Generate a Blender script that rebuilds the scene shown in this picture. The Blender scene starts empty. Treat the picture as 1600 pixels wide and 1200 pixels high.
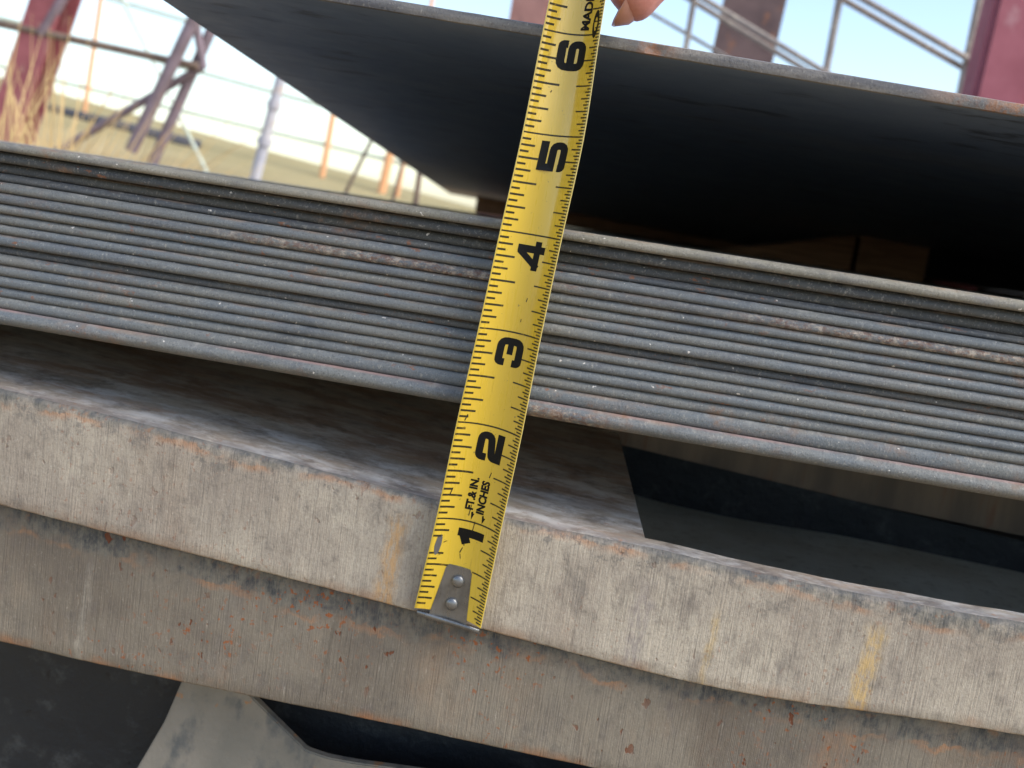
import bpy, bmesh, math, random
from mathutils import Vector, Matrix, noise as mnoise
random.seed(7)
I = 0.0254                      # the steel and the tape are measured in inches, the yard in metres
S = bpy.context.scene
C = S.collection

# ------------------------------------------------------------------ camera
cam = bpy.data.cameras.new('camera')
co = bpy.data.objects.new('camera', cam); C.objects.link(co)
R = Matrix(((0.98074420, 0.16317331, -0.10730933), (0.12914469, -0.12968498, 0.98310908), (0.14650075, -0.97803695, -0.14826076)))
X, Y, Z = R.col[0], R.col[1], R.col[2]          # image right, image down, forward
M = Matrix((( X[0], -Y[0], -Z[0]), (X[1], -Y[1], -Z[1]), (X[2], -Y[2], -Z[2])))
co.matrix_world = Matrix.Translation(Vector((1.46711525, -10.64261928, 4.11455958))*I) @ M.to_4x4()
cam.sensor_width = 36; cam.lens = 38.25
cam.clip_start = 0.02; cam.clip_end = 2000
cam.dof.use_dof = True; cam.dof.focus_distance = 10.6*I; cam.dof.aperture_fstop = 23
S.camera = co

# ------------------------------------------------------------------ light
SUN_EL, SUN_AZ = math.radians(46), math.radians(107)      # azimuth clockwise from +Y
w = bpy.data.worlds.new('World'); S.world = w; w.use_nodes = True
bgn = w.node_tree.nodes['Background']
sky = w.node_tree.nodes.new('ShaderNodeTexSky'); sky.sky_type = 'NISHITA'; sky.sun_disc = False
sky.sun_elevation = SUN_EL; sky.sun_rotation = SUN_AZ
sky.air_density = 1.0; sky.dust_density = 1.0; sky.ozone_density = 0.3
w.node_tree.links.new(sky.outputs[0], bgn.inputs[0]); bgn.inputs[1].default_value = 0.125
sl = bpy.data.lights.new('sun', 'SUN'); sl.energy = 2.1; sl.angle = math.radians(48); sl.color = (1, .97, .90)
so = bpy.data.objects.new('sun', sl); C.objects.link(so)
sd = Vector((math.sin(SUN_AZ)*math.cos(SUN_EL), math.cos(SUN_AZ)*math.cos(SUN_EL), math.sin(SUN_EL)))
so.rotation_euler = sd.to_track_quat('Z', 'Y').to_euler(); so.location = sd*5
S.view_settings.view_transform = 'Standard'; S.view_settings.look = 'None'
S.view_settings.gamma = 1; S.view_settings.use_curve_mapping = False
S.view_settings.exposure = 1.2

# ------------------------------------------------------------------ helpers
def lin(r, g, b):
    f = lambda c: (c/255/12.92) if c/255 <= .04045 else ((c/255+.055)/1.055)**2.4
    return (f(r), f(g), f(b), 1)

class NT:
    """small wrapper to write node materials briefly; vectors are object coordinates in inches"""
    def __init__(s, name, rough=.6, metal=0.0, spec=.5):
        s.m = bpy.data.materials.new(name); s.m.use_nodes = True
        s.t = s.m.node_tree; s.b = s.t.nodes['Principled BSDF']
        s.b.inputs['Roughness'].default_value = rough; s.b.inputs['Metallic'].default_value = metal
        s.b.inputs['Specular IOR Level'].default_value = spec
        tc = s.n('ShaderNodeTexCoord'); s.obj = tc.outputs['Object']; s.h = None
    def n(s, k, **kw):
        o = s.t.nodes.new(k)
        for a, v in kw.items(): setattr(o, a, v)
        return o
    def put(s, sock, v):
        if isinstance(v, bpy.types.NodeSocket): s.t.links.new(v, sock)
        else: sock.default_value = v
    def vec(s, sx=1, sy=1, sz=1, rot=(0, 0, 0), unit=I):
        m = s.n('ShaderNodeMapping'); s.put(m.inputs[0], s.obj)
        m.inputs['Rotation'].default_value = rot
        m.inputs['Scale'].default_value = (sx/unit, sy/unit, sz/unit)
        return m.outputs[0]
    def noise(s, scale, detail=4, rough=.55, v=None, dist=0):
        o = s.n('ShaderNodeTexNoise'); s.put(o.inputs['Vector'], v or s.vec())
        o.inputs['Scale'].default_value = scale; o.inputs['Detail'].default_value = detail
        o.inputs['Roughness'].default_value = rough; o.inputs['Distortion'].default_value = dist
        return o.outputs[0]
    def vor(s, scale, v=None, feature='F1'):
        o = s.n('ShaderNodeTexVoronoi', feature=feature); s.put(o.inputs['Vector'], v or s.vec()); o.inputs['Scale'].default_value = scale
        return o.outputs[0]
    def ma(s, op, a, b=0.0, clamp=False):
        o = s.n('ShaderNodeMath', operation=op, use_clamp=clamp); s.put(o.inputs[0], a); s.put(o.inputs[1], b)
        return o.outputs[0]
    def step(s, v, lo, hi, a=0.0, b=1.0):
        o = s.n('ShaderNodeMapRange', interpolation_type='SMOOTHSTEP'); s.put(o.inputs[0], v)
        for k, q in zip((1, 2, 3, 4), (lo, hi, a, b)): o.inputs[k].default_value = q
        return o.outputs[0]
    def mix(s, f, a, b, blend='MIX'):
        o = s.n('ShaderNodeMix', data_type='RGBA', blend_type=blend)
        s.put(o.inputs[0], f); s.put(o.inputs[6], a); s.put(o.inputs[7], b)
        return o.outputs[2]
    def attr(s, name):
        o = s.n('ShaderNodeAttribute', attribute_name=name); return o.outputs['Fac']
    def sep(s, i):
        o = s.n('ShaderNodeSeparateXYZ'); s.put(o.inputs[0], s.vec()); return o.outputs[i]
    def bump(s, h, strength=.5, dist=.01):
        o = s.n('ShaderNodeBump'); o.inputs['Strength'].default_value = strength; o.inputs['Distance'].default_value = dist*I
        s.put(o.inputs['Height'], h)
        if s.h: s.put(o.inputs['Normal'], s.h)
        s.h = o.outputs[0]; s.t.links.new(s.h, s.b.inputs['Normal'])
    def col(s, c): s.put(s.b.inputs['Base Color'], c); return s
    def rough(s, r): s.put(s.b.inputs['Roughness'], r); return s

def tag(o, label=None, cat=None, group=None, kind=None):
    for k, v in (('label', label), ('category', cat), ('group', group), ('kind', kind)):
        if v: o[k] = v
    return o

def link(name, verts, faces, mats, parent=None, smooth=True, attrs=None, mi=None, origin=None, scale=I):
    """one mesh object; its origin is moved to the middle of its foot"""
    vs = [Vector(v)*scale for v in verts]
    if origin is None:
        lo = Vector([min(v[k] for v in vs) for k in range(3)]); hi = Vector([max(v[k] for v in vs) for k in range(3)])
        og = Vector(((lo.x+hi.x)/2, (lo.y+hi.y)/2, lo.z))
    else: og = Vector(origin)*scale
    me = bpy.data.meshes.new(name); me.from_pydata([v-og for v in vs], [], faces)
    for m in (mats if isinstance(mats, (list, tuple)) else [mats]): me.materials.append(m)
    if mi: me.polygons.foreach_set('material_index', mi)
    if smooth: me.polygons.foreach_set('use_smooth', [True]*len(me.polygons))
    for k, vals in (attrs or {}).items():
        a = me.attributes.new(k, 'FLOAT', 'POINT'); a.data.foreach_set('value', vals)
    me.update()
    o = bpy.data.objects.new(name, me); C.objects.link(o)
    if parent:
        o.parent = parent; o.location = og - parent.location
    else: o.location = og
    return o

def empty(name, loc, label, cat, group=None, scale=I):
    o = bpy.data.objects.new(name, None); C.objects.link(o); o.location = Vector(loc)*scale; o.empty_display_size = .02
    return tag(o, label, cat, group)

def fix_normals(o):
    bm = bmesh.new(); bm.from_mesh(o.data); bmesh.ops.recalc_face_normals(bm, faces=bm.faces); bm.to_mesh(o.data); bm.free()

def autosmooth(o, deg=35):
    bm = bmesh.new(); bm.from_mesh(o.data)
    bmesh.ops.recalc_face_normals(bm, faces=bm.faces)
    for e in bm.edges:
        if len(e.link_faces) == 2 and e.calc_face_angle(0) > math.radians(deg): e.smooth = False
    bm.to_mesh(o.data); bm.free()

def box_data(x0, x1, y0, y1, z0, z1, b=.03):
    bm = bmesh.new(); bmesh.ops.create_cube(bm, size=1)
    for v in bm.verts: v.co = Vector(((x0+x1)/2+v.co.x*(x1-x0), (y0+y1)/2+v.co.y*(y1-y0), (z0+z1)/2+v.co.z*(z1-z0)))
    if b: bmesh.ops.bevel(bm, geom=bm.edges[:], offset=b, segments=2, affect='EDGES')
    bm.verts.index_update()
    r = [v.co.copy() for v in bm.verts], [[v.index for v in f.verts] for f in bm.faces]
    bm.free(); return r

def prism_data(poly, y0, y1, b=.03, axis='y'):
    """polygon in x,z pushed from y0 to y1"""
    bm = bmesh.new(); vs = [bm.verts.new((x, y0, z)) for x, z in poly]; f = bm.faces.new(vs)
    r = bmesh.ops.extrude_face_region(bm, geom=[f])
    for v in r['geom']:
        if isinstance(v, bmesh.types.BMVert): v.co.y = y1
    bmesh.ops.recalc_face_normals(bm, faces=bm.faces)
    if b: bmesh.ops.bevel(bm, geom=bm.edges[:], offset=b, segments=2, affect='EDGES')
    bm.verts.index_update()
    q = [v.co.copy() for v in bm.verts], [[v.index for v in f.verts] for f in bm.faces]
    bm.free(); return q

def tube_data(pts, r, n=14, cap=True):
    """round bar along a list of points; r may be a list"""
    pts = [Vector(p) for p in pts]; vs = []; fs = []
    rs = r if isinstance(r, (list, tuple)) else [r]*len(pts)
    ref = None
    for i, p in enumerate(pts):
        d = (pts[min(i+1, len(pts)-1)]-pts[max(i-1, 0)]).normalized()
        a = (ref if ref else (Vector((0, 0, 1)) if abs(d.z) < .9 else Vector((1, 0, 0))))
        a = (a - d*a.dot(d)).normalized(); ref = a; b = d.cross(a)
        for k in range(n):
            t = 2*math.pi*k/n; vs.append(p+(a*math.cos(t)+b*math.sin(t))*rs[i])
    for i in range(len(pts)-1):
        for k in range(n): fs.append([i*n+k, i*n+(k+1) % n, (i+1)*n+(k+1) % n, (i+1)*n+k])
    if cap: fs += [list(range(n))[::-1], [len(vs)-n+k for k in range(n)]]
    return vs, fs

def lerp_table(tab, x):
    if x <= tab[0][0]: a, b = tab[0], tab[1]
    elif x >= tab[-1][0]: a, b = tab[-2], tab[-1]
    else:
        for a, b in zip(tab, tab[1:]):
            if a[0] <= x <= b[0]: break
    return a[1]+(b[1]-a[1])*(x-a[0])/(b[0]-a[0])
def smooth_table(tab, x, h=.45):
    return sum(lerp_table(tab, x+h*k/3) for k in range(-3, 4))/7
def N(x, y=0, z=0): return mnoise.noise(Vector((x, y, z)))
def fbm(x, y=0, z=0): return N(x, y, z)*.55+N(2.1*x, 2.1*y, z+7)*.3+N(4.3*x, 4.3*y, z+13)*.15

# ------------------------------------------------------------------ materials
def cut_face_material(name, light, dark, scale_shade_at, scale_shade_w, warm, rust, stains=(), strip=1.0, seed=0, grit=1.0):
    """sawn or torch cut face of a thick plate: pale oxide, drag lines, mill scale left along the top corner (with painted overhang shade on the lower plate), rust"""
    m = NT(name, rough=.78, spec=.25)
    off = m.vec()
    big = m.noise(.55, 5, .6, m.vec(1, 1, 1, (0, seed, 0)))
    c = m.mix(m.step(big, .32, .7), light, dark)
    sm = m.noise(1.6, 5, .65, m.vec(1.6, 1, .7, (0, .75, 0)))                 # slanting dull smears
    c = m.mix(m.ma('MULTIPLY', m.step(sm, .55, .72), .55), c, lin(118, 110, 102))
    blot = m.noise(5, 4, .7)
    c = m.mix(m.ma('MULTIPLY', m.step(blot, .5, .75), .5), c, lin(96, 90, 84))
    fine = m.noise(34, 3, .7)
    c = m.mix(m.ma('MULTIPLY', m.step(fine, .45, .75), .3*grit), c, lin(84, 76, 70))
    pale = m.noise(26, 3, .7, m.vec(1.2, 1, .8, (0, .3, 0)))
    c = m.mix(m.ma('MULTIPLY', m.step(pale, .55, .78), .35*grit), c, lin(214, 204, 190))
    # drag lines
    dl = m.noise(1, 3, .6, m.vec(58, 8, 1.1, (0, .16, 0)))
    c = m.mix(m.ma('MULTIPLY', m.step(dl, .5, .78), .42*strip), c, lin(92, 82, 74))
    sx = m.noise(1, 4, .65, m.vec(26, 6, 3.2, (0, .62, 0)))                    # fine slanting scratches
    c = m.mix(m.step(sx, .58, .74, 0, .5), c, lin(96, 88, 82)); c = m.mix(m.step(sx, .36, .26, 0, .3), c, lin(206, 196, 180))
    # warm staining
    wn = m.noise(1.1, 5, .6, m.vec(1, 1, .55))
    c = m.mix(m.ma('MULTIPLY', m.step(wn, .5, .78), warm*.7), c, lin(168, 132, 98))
    for (x0, ww, colr, k, lo, hi) in stains:
        o = m.n('ShaderNodeMath', operation='ABSOLUTE'); 
        lean = m.ma('ADD', m.attr('px'), m.ma('MULTIPLY', m.attr('dt'), .06))
        m.put(o.inputs[0], m.ma('SUBTRACT', m.ma('ADD', lean, m.ma('MULTIPLY', m.noise(4, 5, .7), .22)), x0+.11))
        f = m.step(o.outputs[0], ww*1.45, ww*.3)
        f = m.ma('MULTIPLY', f, m.step(m.attr('dt'), lo, lo+.25)); f = m.ma('MULTIPLY', f, m.step(m.attr('dt'), hi, hi-.2))
        f = m.ma('MULTIPLY', f, m.step(m.noise(11, 4, .7, m.vec(2, 1, .6)), .36, .6, .1, .9)); f = m.ma('MULTIPLY', f, k)
        c = m.mix(f, c, colr)
    # mill scale flaking along the top corner, plus painted overhang shade on plate B; orange margin
    nn = m.ma('ADD', m.ma('MULTIPLY', m.ma('SUBTRACT', m.noise(2.1, 6, .68, m.vec(1, 1, 1.2)), .5), scale_shade_w*3.0), m.ma('MULTIPLY', m.ma('SUBTRACT', m.noise(.35, 2, .5), .5), scale_shade_w*3.4))
    d = m.ma('SUBTRACT', m.ma('ADD', m.attr('dt'), nn), scale_shade_at)
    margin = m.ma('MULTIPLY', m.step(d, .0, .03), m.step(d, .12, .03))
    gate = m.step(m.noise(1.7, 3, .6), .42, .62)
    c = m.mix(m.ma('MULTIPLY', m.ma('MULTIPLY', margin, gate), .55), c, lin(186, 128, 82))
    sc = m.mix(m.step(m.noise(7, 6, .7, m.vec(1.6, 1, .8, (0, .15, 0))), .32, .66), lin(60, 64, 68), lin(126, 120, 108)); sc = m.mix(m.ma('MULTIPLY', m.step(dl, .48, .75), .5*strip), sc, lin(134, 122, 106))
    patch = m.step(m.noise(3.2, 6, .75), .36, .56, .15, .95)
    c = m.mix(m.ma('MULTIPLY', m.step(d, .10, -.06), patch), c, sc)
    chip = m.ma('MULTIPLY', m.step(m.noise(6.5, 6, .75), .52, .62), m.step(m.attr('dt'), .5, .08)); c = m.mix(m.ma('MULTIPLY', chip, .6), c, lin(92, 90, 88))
    # rust pits
    mid = m.noise(3.2, 6, .7, m.vec(1.5, 1, .8, (0, .7, 0)))
    c = m.mix(m.step(mid, .5, .7, 0, .4), c, lin(112, 102, 94)); c = m.mix(m.step(mid, .46, .28, 0, .35*max(0, grit*2-1)), c, lin(192, 180, 162))
    rp = m.noise(7.5, 2, .5, m.vec(1.3, 1, .8)); cl = m.step(m.noise(.9, 3, .5), .45, .62)
    pits = m.ma('MULTIPLY', m.step(rp, .67, .71), cl)
    c = m.mix(m.ma('MULTIPLY', pits, rust), c, lin(112, 58, 30))
    rp2 = m.noise(17, 2, .5); cl2 = m.step(m.noise(.7, 3, .5, m.vec(1, 1, 1, (0, 1, 0))), .45, .6)
    c = m.mix(m.ma('MULTIPLY', m.ma('MULTIPLY', m.step(rp2, .62, .69), cl2), rust), c, lin(150, 84, 44))
    low = m.ma('MULTIPLY', m.step(m.ma('ADD', m.attr('db'), m.ma('MULTIPLY', m.noise(3, 4, .6), .22)), .26, .1), m.step(m.noise(1.4, 4, .6), .45, .65))
    c = m.mix(m.ma('MULTIPLY', low, min(1, rust+.1)), c, lin(160, 114, 80))
    topr = m.ma('MULTIPLY', m.step(m.attr('dt'), .16, .04), m.step(m.noise(4.5, 4, .65), .58, .68))
    c = m.mix(m.ma('MULTIPLY', topr, .55), c, lin(146, 102, 70))
    c = m.mix(m.ma('MULTIPLY', m.step(m.ma('ADD', m.attr('dt'), m.ma('MULTIPLY', m.noise(5, 5, .7), .16)), .16, .07), .6), c, lin(88, 88, 90))
    m.col(c)
    m.bump(mid, .4, .022); m.bump(sx, .5, .012); m.bump(dl, .8*strip, .013); m.bump(m.noise(9, 7, .72, m.vec(1.3, 1, .8, (0, .3, 0))), .6, .02); m.bump(m.noise(40, 3, .65), .5, .006); m.bump(m.ma('MULTIPLY', pits, -1.0), .5, .02)
    return m.m

M_cutA = cut_face_material('torch_cut_face', lin(186, 174, 156), lin(156, 144, 130), .085, .10, .2, .3, strip=.9,
                           stains=[(-.62, .1, lin(196, 150, 92), .75, .15, 1.6), (4.25, .1, lin(198, 164, 104), .85, .2, 1.6), (1.98, .11, lin(132, 122, 122), .55, .25, 1.5), (2.72, .05, lin(200, 168, 110), .5, .35, 1.5)])
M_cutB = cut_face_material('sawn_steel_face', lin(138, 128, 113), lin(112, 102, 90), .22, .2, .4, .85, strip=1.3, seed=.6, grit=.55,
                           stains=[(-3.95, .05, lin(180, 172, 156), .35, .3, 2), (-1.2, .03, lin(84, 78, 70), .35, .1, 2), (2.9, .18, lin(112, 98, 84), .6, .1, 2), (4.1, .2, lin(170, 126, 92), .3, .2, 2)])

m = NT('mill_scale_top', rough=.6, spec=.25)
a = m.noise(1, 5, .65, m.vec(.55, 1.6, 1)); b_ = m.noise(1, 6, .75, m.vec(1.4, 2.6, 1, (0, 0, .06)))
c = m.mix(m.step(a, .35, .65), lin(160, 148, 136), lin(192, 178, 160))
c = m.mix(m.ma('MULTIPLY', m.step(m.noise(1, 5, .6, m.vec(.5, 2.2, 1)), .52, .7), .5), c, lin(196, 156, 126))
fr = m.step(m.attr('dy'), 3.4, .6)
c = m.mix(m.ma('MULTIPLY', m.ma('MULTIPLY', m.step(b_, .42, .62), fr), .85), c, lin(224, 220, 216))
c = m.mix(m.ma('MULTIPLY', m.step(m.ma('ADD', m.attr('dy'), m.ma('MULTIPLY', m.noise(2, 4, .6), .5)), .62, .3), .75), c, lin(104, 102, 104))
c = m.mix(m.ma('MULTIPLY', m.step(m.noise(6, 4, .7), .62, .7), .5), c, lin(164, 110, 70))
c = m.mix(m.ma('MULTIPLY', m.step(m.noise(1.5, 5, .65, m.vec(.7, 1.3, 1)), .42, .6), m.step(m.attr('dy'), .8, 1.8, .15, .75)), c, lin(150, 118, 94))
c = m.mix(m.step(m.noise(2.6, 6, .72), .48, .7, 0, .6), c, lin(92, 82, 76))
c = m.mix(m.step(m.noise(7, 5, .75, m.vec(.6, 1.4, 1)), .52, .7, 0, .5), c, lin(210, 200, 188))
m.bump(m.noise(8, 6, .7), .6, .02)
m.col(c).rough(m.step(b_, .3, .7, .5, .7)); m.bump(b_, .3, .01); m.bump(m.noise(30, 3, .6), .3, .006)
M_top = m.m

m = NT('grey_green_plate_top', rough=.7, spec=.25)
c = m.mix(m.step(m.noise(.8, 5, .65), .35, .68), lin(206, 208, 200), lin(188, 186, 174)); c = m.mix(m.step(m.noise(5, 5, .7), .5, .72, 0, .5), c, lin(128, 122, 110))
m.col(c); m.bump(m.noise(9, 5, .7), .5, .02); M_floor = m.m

def sheet_material(name, tone, rusty=0.0, pale=0.0, pink=0.0, warm=0):
    """sheared sheet edge: blue grey scale, dusty, with a thin burr of rust along the upper corner, groove shade painted along the lower"""
    m = NT(name, rough=.62, spec=.35)
    inf = m.n('ShaderNodeObjectInfo').outputs['Random']
    v = m.n('ShaderNodeVectorMath', operation='ADD'); m.put(v.inputs[0], m.vec())
    mul = m.ma('MULTIPLY', inf, 57.0); cx = m.n('ShaderNodeCombineXYZ'); m.put(cx.inputs[0], mul); m.put(cx.inputs[2], mul); m.put(v.inputs[1], cx.outputs[0])
    V = v.outputs[0]
    def sv(sx, sz):
        mp = m.n('ShaderNodeMapping'); m.put(mp.inputs[0], V); mp.inputs['Scale'].default_value = (sx, sz, sz); return mp.outputs[0]
    cool, grey, dusty = lin(*[int(t*tone) for t in (97, 101, 105)]), lin(*[int(t*tone) for t in (106, 107, 105)]), lin(*[int(t*tone) for t in (124, 119, 108)])
    if warm: cool, grey, dusty = lin(116, 112, 101), lin(128, 123, 111), lin(142, 135, 121)
    c = m.mix(m.step(m.noise(1, 4, .6, sv(.8, 1.5)), .35, .66), cool, grey)
    c = m.mix(m.ma('MULTIPLY', m.step(m.noise(1, 4, .6, sv(1.7, 4)), .5, .74), .5), c, lin(*[int(t*tone) for t in (78, 80, 88)]))
    c = m.mix(m.step(m.noise(1, 4, .65, sv(.45, 2)), .45, .75, 0, .55+.3*pale), c, dusty)
    c = m.mix(m.ma('MULTIPLY', m.step(m.noise(48, 2, .6, V), .55, .8), .4), c, lin(176, 170, 164))
    c = m.mix(m.ma('MULTIPLY', m.step(m.noise(60, 2, .6, V), .52, .74), .55), c, lin(64, 62, 62))
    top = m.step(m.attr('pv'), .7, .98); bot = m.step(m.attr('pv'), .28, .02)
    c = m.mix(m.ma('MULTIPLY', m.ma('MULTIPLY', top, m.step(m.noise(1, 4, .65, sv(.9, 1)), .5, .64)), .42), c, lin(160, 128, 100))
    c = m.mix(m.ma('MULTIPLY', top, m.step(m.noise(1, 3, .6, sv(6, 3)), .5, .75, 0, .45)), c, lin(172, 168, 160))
    c = m.mix(m.ma('MULTIPLY', bot, .35), c, lin(74, 68, 62))  # lower corner darkened, painting the shade of the groove between sheets
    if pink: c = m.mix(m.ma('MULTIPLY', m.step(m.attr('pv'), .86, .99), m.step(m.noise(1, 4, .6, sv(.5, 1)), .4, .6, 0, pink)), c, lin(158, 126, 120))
    r = m.ma('MULTIPLY', m.step(m.noise(1, 4, .7, sv(5, 9)), .6, .67), m.step(m.noise(1, 3, .5, sv(.5, .5)), .5, .62))
    c = m.mix(m.ma('MULTIPLY', r, .75), c, lin(132, 84, 56))
    if rusty:
        gx = m.attr('rx')
        k = m.ma('MULTIPLY', gx, m.step(m.noise(1, 6, .8, sv(11, 22)), .42, .58))
        cr = m.mix(m.step(m.noise(1, 4, .7, sv(14, 14)), .42, .62), lin(104, 70, 54), lin(176, 160, 142))
        c = m.mix(m.ma('MULTIPLY', k, rusty), c, cr)
    gp = m.n('ShaderNodeNewGeometry').outputs['Position']
    def gv(sx, sz):
        mp = m.n('ShaderNodeMapping'); m.put(mp.inputs[0], gp); mp.inputs['Scale'].default_value = (sx/I, sx/I, sz/I); return mp.outputs[0]
    c = m.mix(m.step(m.noise(1, 5, .65, gv(.7, 1.6)), .54, .72, 0, .6), c, lin(70, 72, 76))      # dark smudges that run over several edges
    c = m.mix(m.ma('MULTIPLY', m.step(m.noise(1, 5, .7, gv(.9, 1.1)), .56, .72), m.step(m.noise(1, 3, .6, gv(9, 9)), .4, .62, .15, .7)), c, lin(132, 98, 72))
    c = m.mix(m.step(m.noise(1, 4, .75, gv(22, 16)), .56, .72, 0, .45), c, lin(168, 162, 150))
    fl = m.step(m.noise(1, 2, .5, sv(15, 17)), .735, .76)                        # stray pale flecks
    c = m.mix(m.ma('MULTIPLY', fl, .8), c, lin(214, 206, 196))
    m.col(c); m.rough(m.step(m.noise(1, 4, .6, sv(3, 3)), .3, .7, .5, .75))
    m.bump(m.noise(1, 5, .7, sv(40, 22)), .8, .01); m.bump(m.noise(1, 4, .7, sv(6, 9)), .5, .012 if not rusty else .03)
    return m.m
M_sheet = sheet_material('sheared_sheet_edge', 1.04)
M_sheet_pale = sheet_material('dusty_sheet_edge', 1.18, pale=1.0, warm=1)
M_sheet_shaded = sheet_material('shaded_sheet_edge', .72)  # darker copy, with the shade under the overhanging top sheet in its tone
M_sheet_mid = sheet_material('dull_sheet_edge', .84, pale=.3)
M_sheet_rusty = sheet_material('rust_crusted_sheet_edge', .98, rusty=.75)
M_sheet_bottom = sheet_material('pinkish_sheet_edge', 1.05, pink=.7, rusty=.8)

m = NT('black_mill_scale', rough=.42, spec=.6)
c = m.mix(m.step(m.noise(.35, 6, .65), .3, .7), lin(92, 108, 134), lin(108, 122, 144))
c = m.mix(m.ma('MULTIPLY', m.step(m.noise(1, 5, .65, m.vec(.12, .5, 1)), .5, .75), .5), c, lin(128, 130, 138))
c = m.mix(m.ma('MULTIPLY', m.step(m.noise(1, 5, .65, m.vec(.9, 2.2, 1, (0, 0, .5))), .56, .68), .75), c, lin(50, 54, 62))
c = m.mix(m.ma('MULTIPLY', m.step(m.noise(1.6, 5, .6), .68, .76), .4), c, lin(84, 66, 54))
m.col(c).rough(m.step(m.noise(2, 5, .6), .3, .7, .42, .5)); m.bump(m.noise(3, 5, .6), .05, .02)
M_scale = m.m

m = NT('plate_edge', rough=.6, spec=.35)
c = m.mix(m.step(m.noise(1, 4, .6, m.vec(1, 1, 6)), .35, .65), lin(92, 92, 96), lin(132, 128, 124))
c = m.mix(m.ma('MULTIPLY', m.step(m.noise(40, 3, .7), .5, .75), .6), c, lin(58, 56, 56))
c = m.mix(m.ma('MULTIPLY', m.step(m.noise(36, 3, .7, m.vec(1, 1, .6)), .55, .78), .6), c, lin(178, 172, 164))
rx = m.attr('rx'); c = m.mix(m.ma('MULTIPLY', rx, m.step(m.noise(5, 4, .7), .35, .55)), c, lin(160, 106, 66))
m.col(c); m.bump(m.noise(30, 4, .7), .7, .012)
M_edge = m.m

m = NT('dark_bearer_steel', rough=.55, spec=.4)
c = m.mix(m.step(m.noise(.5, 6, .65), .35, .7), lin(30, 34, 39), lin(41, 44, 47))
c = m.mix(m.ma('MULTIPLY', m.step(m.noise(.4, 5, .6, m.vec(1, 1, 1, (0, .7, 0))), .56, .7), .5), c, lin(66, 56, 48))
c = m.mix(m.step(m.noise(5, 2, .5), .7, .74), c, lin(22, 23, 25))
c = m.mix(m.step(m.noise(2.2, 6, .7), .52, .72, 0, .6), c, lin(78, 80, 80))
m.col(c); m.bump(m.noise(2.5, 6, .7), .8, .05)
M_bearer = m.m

m = NT('dull_plate', rough=.7, spec=.3)
c = m.mix(m.step(m.noise(.9, 5, .6), .35, .68), lin(120, 116, 107), lin(140, 133, 122))
c = m.mix(m.ma('MULTIPLY', m.step(m.noise(1.5, 5, .65, m.vec(1.2, 1, .7)), .5, .66), .8), c, lin(84, 88, 90))
c = m.mix(m.ma('MULTIPLY', m.step(m.noise(4, 4, .65), .64, .7), .7), c, lin(164, 116, 74))
c = m.mix(m.ma('MULTIPLY', m.step(m.noise(7, 5, .7), .58, .7), m.step(m.attr('rx'), .2, .8)), c, lin(120, 66, 42))
m.col(c); m.bump(m.noise(12, 5, .65), .6, .02)
M_gusset = m.m

m = NT('rusty_bar', rough=.75, spec=.3)
c = m.mix(m.step(m.noise(1, 5, .6, m.vec(1.6, 1, .3)), .3, .7), lin(104, 92, 82), lin(134, 116, 100))
c = m.mix(m.step(m.noise(1, 4, .6, m.vec(3, 1, .35)), .56, .72, 0, .7), c, lin(122, 84, 62))
m.col(c); m.bump(m.noise(1, 5, .6, m.vec(12, 4, 1)), .4, .02)
M_bar = m.m

m = NT('weathered_timber', rough=.85, spec=.15)
g = m.noise(1, 5, .6, m.vec(.5, .5, 7))
m.col(m.mix(m.step(g, .3, .7), lin(96, 74, 58), lin(134, 104, 82))); m.bump(g, .6, .05)
M_timber = m.m

m = NT('tape_yellow', rough=.34, spec=.5)
c = m.mix(m.step(m.noise(.9, 4, .5, m.vec(1, 1, .4)), .3, .7), lin(214, 180, 52), lin(202, 166, 42))
c = m.mix(m.ma('MULTIPLY', m.step(m.noise(1, 5, .7, m.vec(26, 8, 1.6, (0, .2, 0))), .62, .74), .45), c, lin(150, 118, 40))
c = m.mix(m.ma('MULTIPLY', m.step(m.noise(24, 3, .6), .68, .73), .7), c, lin(110, 92, 50))
m.col(c); m.rough(m.step(m.noise(1, 4, .6, m.vec(20, 5, 2, (0, .2, 0))), .35, .7, .26, .42))
m.b.inputs['Coat Weight'].default_value = 1.0; m.b.inputs['Coat Roughness'].default_value = .09
m.bump(m.noise(1, 3, .6, m.vec(24, 6, 1.4, (0, .2, 0))), .12, .003)
M_tape = m.m
m = NT('tape_back', rough=.5); m.col(lin(206, 188, 120)); M_tape_back = m.m
m = NT('tape_print', rough=.5, spec=.2)
m.col(m.mix(m.ma('MULTIPLY', m.step(m.noise(26, 4, .7, m.vec(2, 1, .5, (0, .2, 0))), .62, .74), .25), lin(14, 14, 13), lin(92, 78, 36))); M_print = m.m
m = NT('tape_tick_print', rough=.42, spec=.4)
m.col(m.mix(m.ma('MULTIPLY', m.step(m.noise(14, 4, .7, m.vec(1, 1, .7)), .54, .72), .55), lin(46, 40, 20), lin(150, 122, 40))); M_tick = m.m
m = NT('worn_metal', rough=.45, metal=.6); m.col(lin(112, 112, 116)); m.bump(m.noise(60, 3, .6), .4, .004); M_worn = m.m
m = NT('hook_steel', rough=.27, metal=.75)
m.col(m.mix(m.step(m.noise(3, 4, .6), .4, .7), lin(128, 128, 128), lin(98, 98, 98))); m.rough(m.step(m.noise(1, 5, .7, m.vec(30, 10, 2)), .3, .7, .24, .42)); m.bump(m.noise(50, 3, .6, m.vec(2, 1, .3)), .15, .003)
M_hook = m.m
m = NT('skin', rough=.5, spec=.35)
c = m.mix(m.step(m.noise(3, 4, .6), .35, .7), lin(190, 130, 118), lin(168, 108, 98)); m.col(c)
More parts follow.
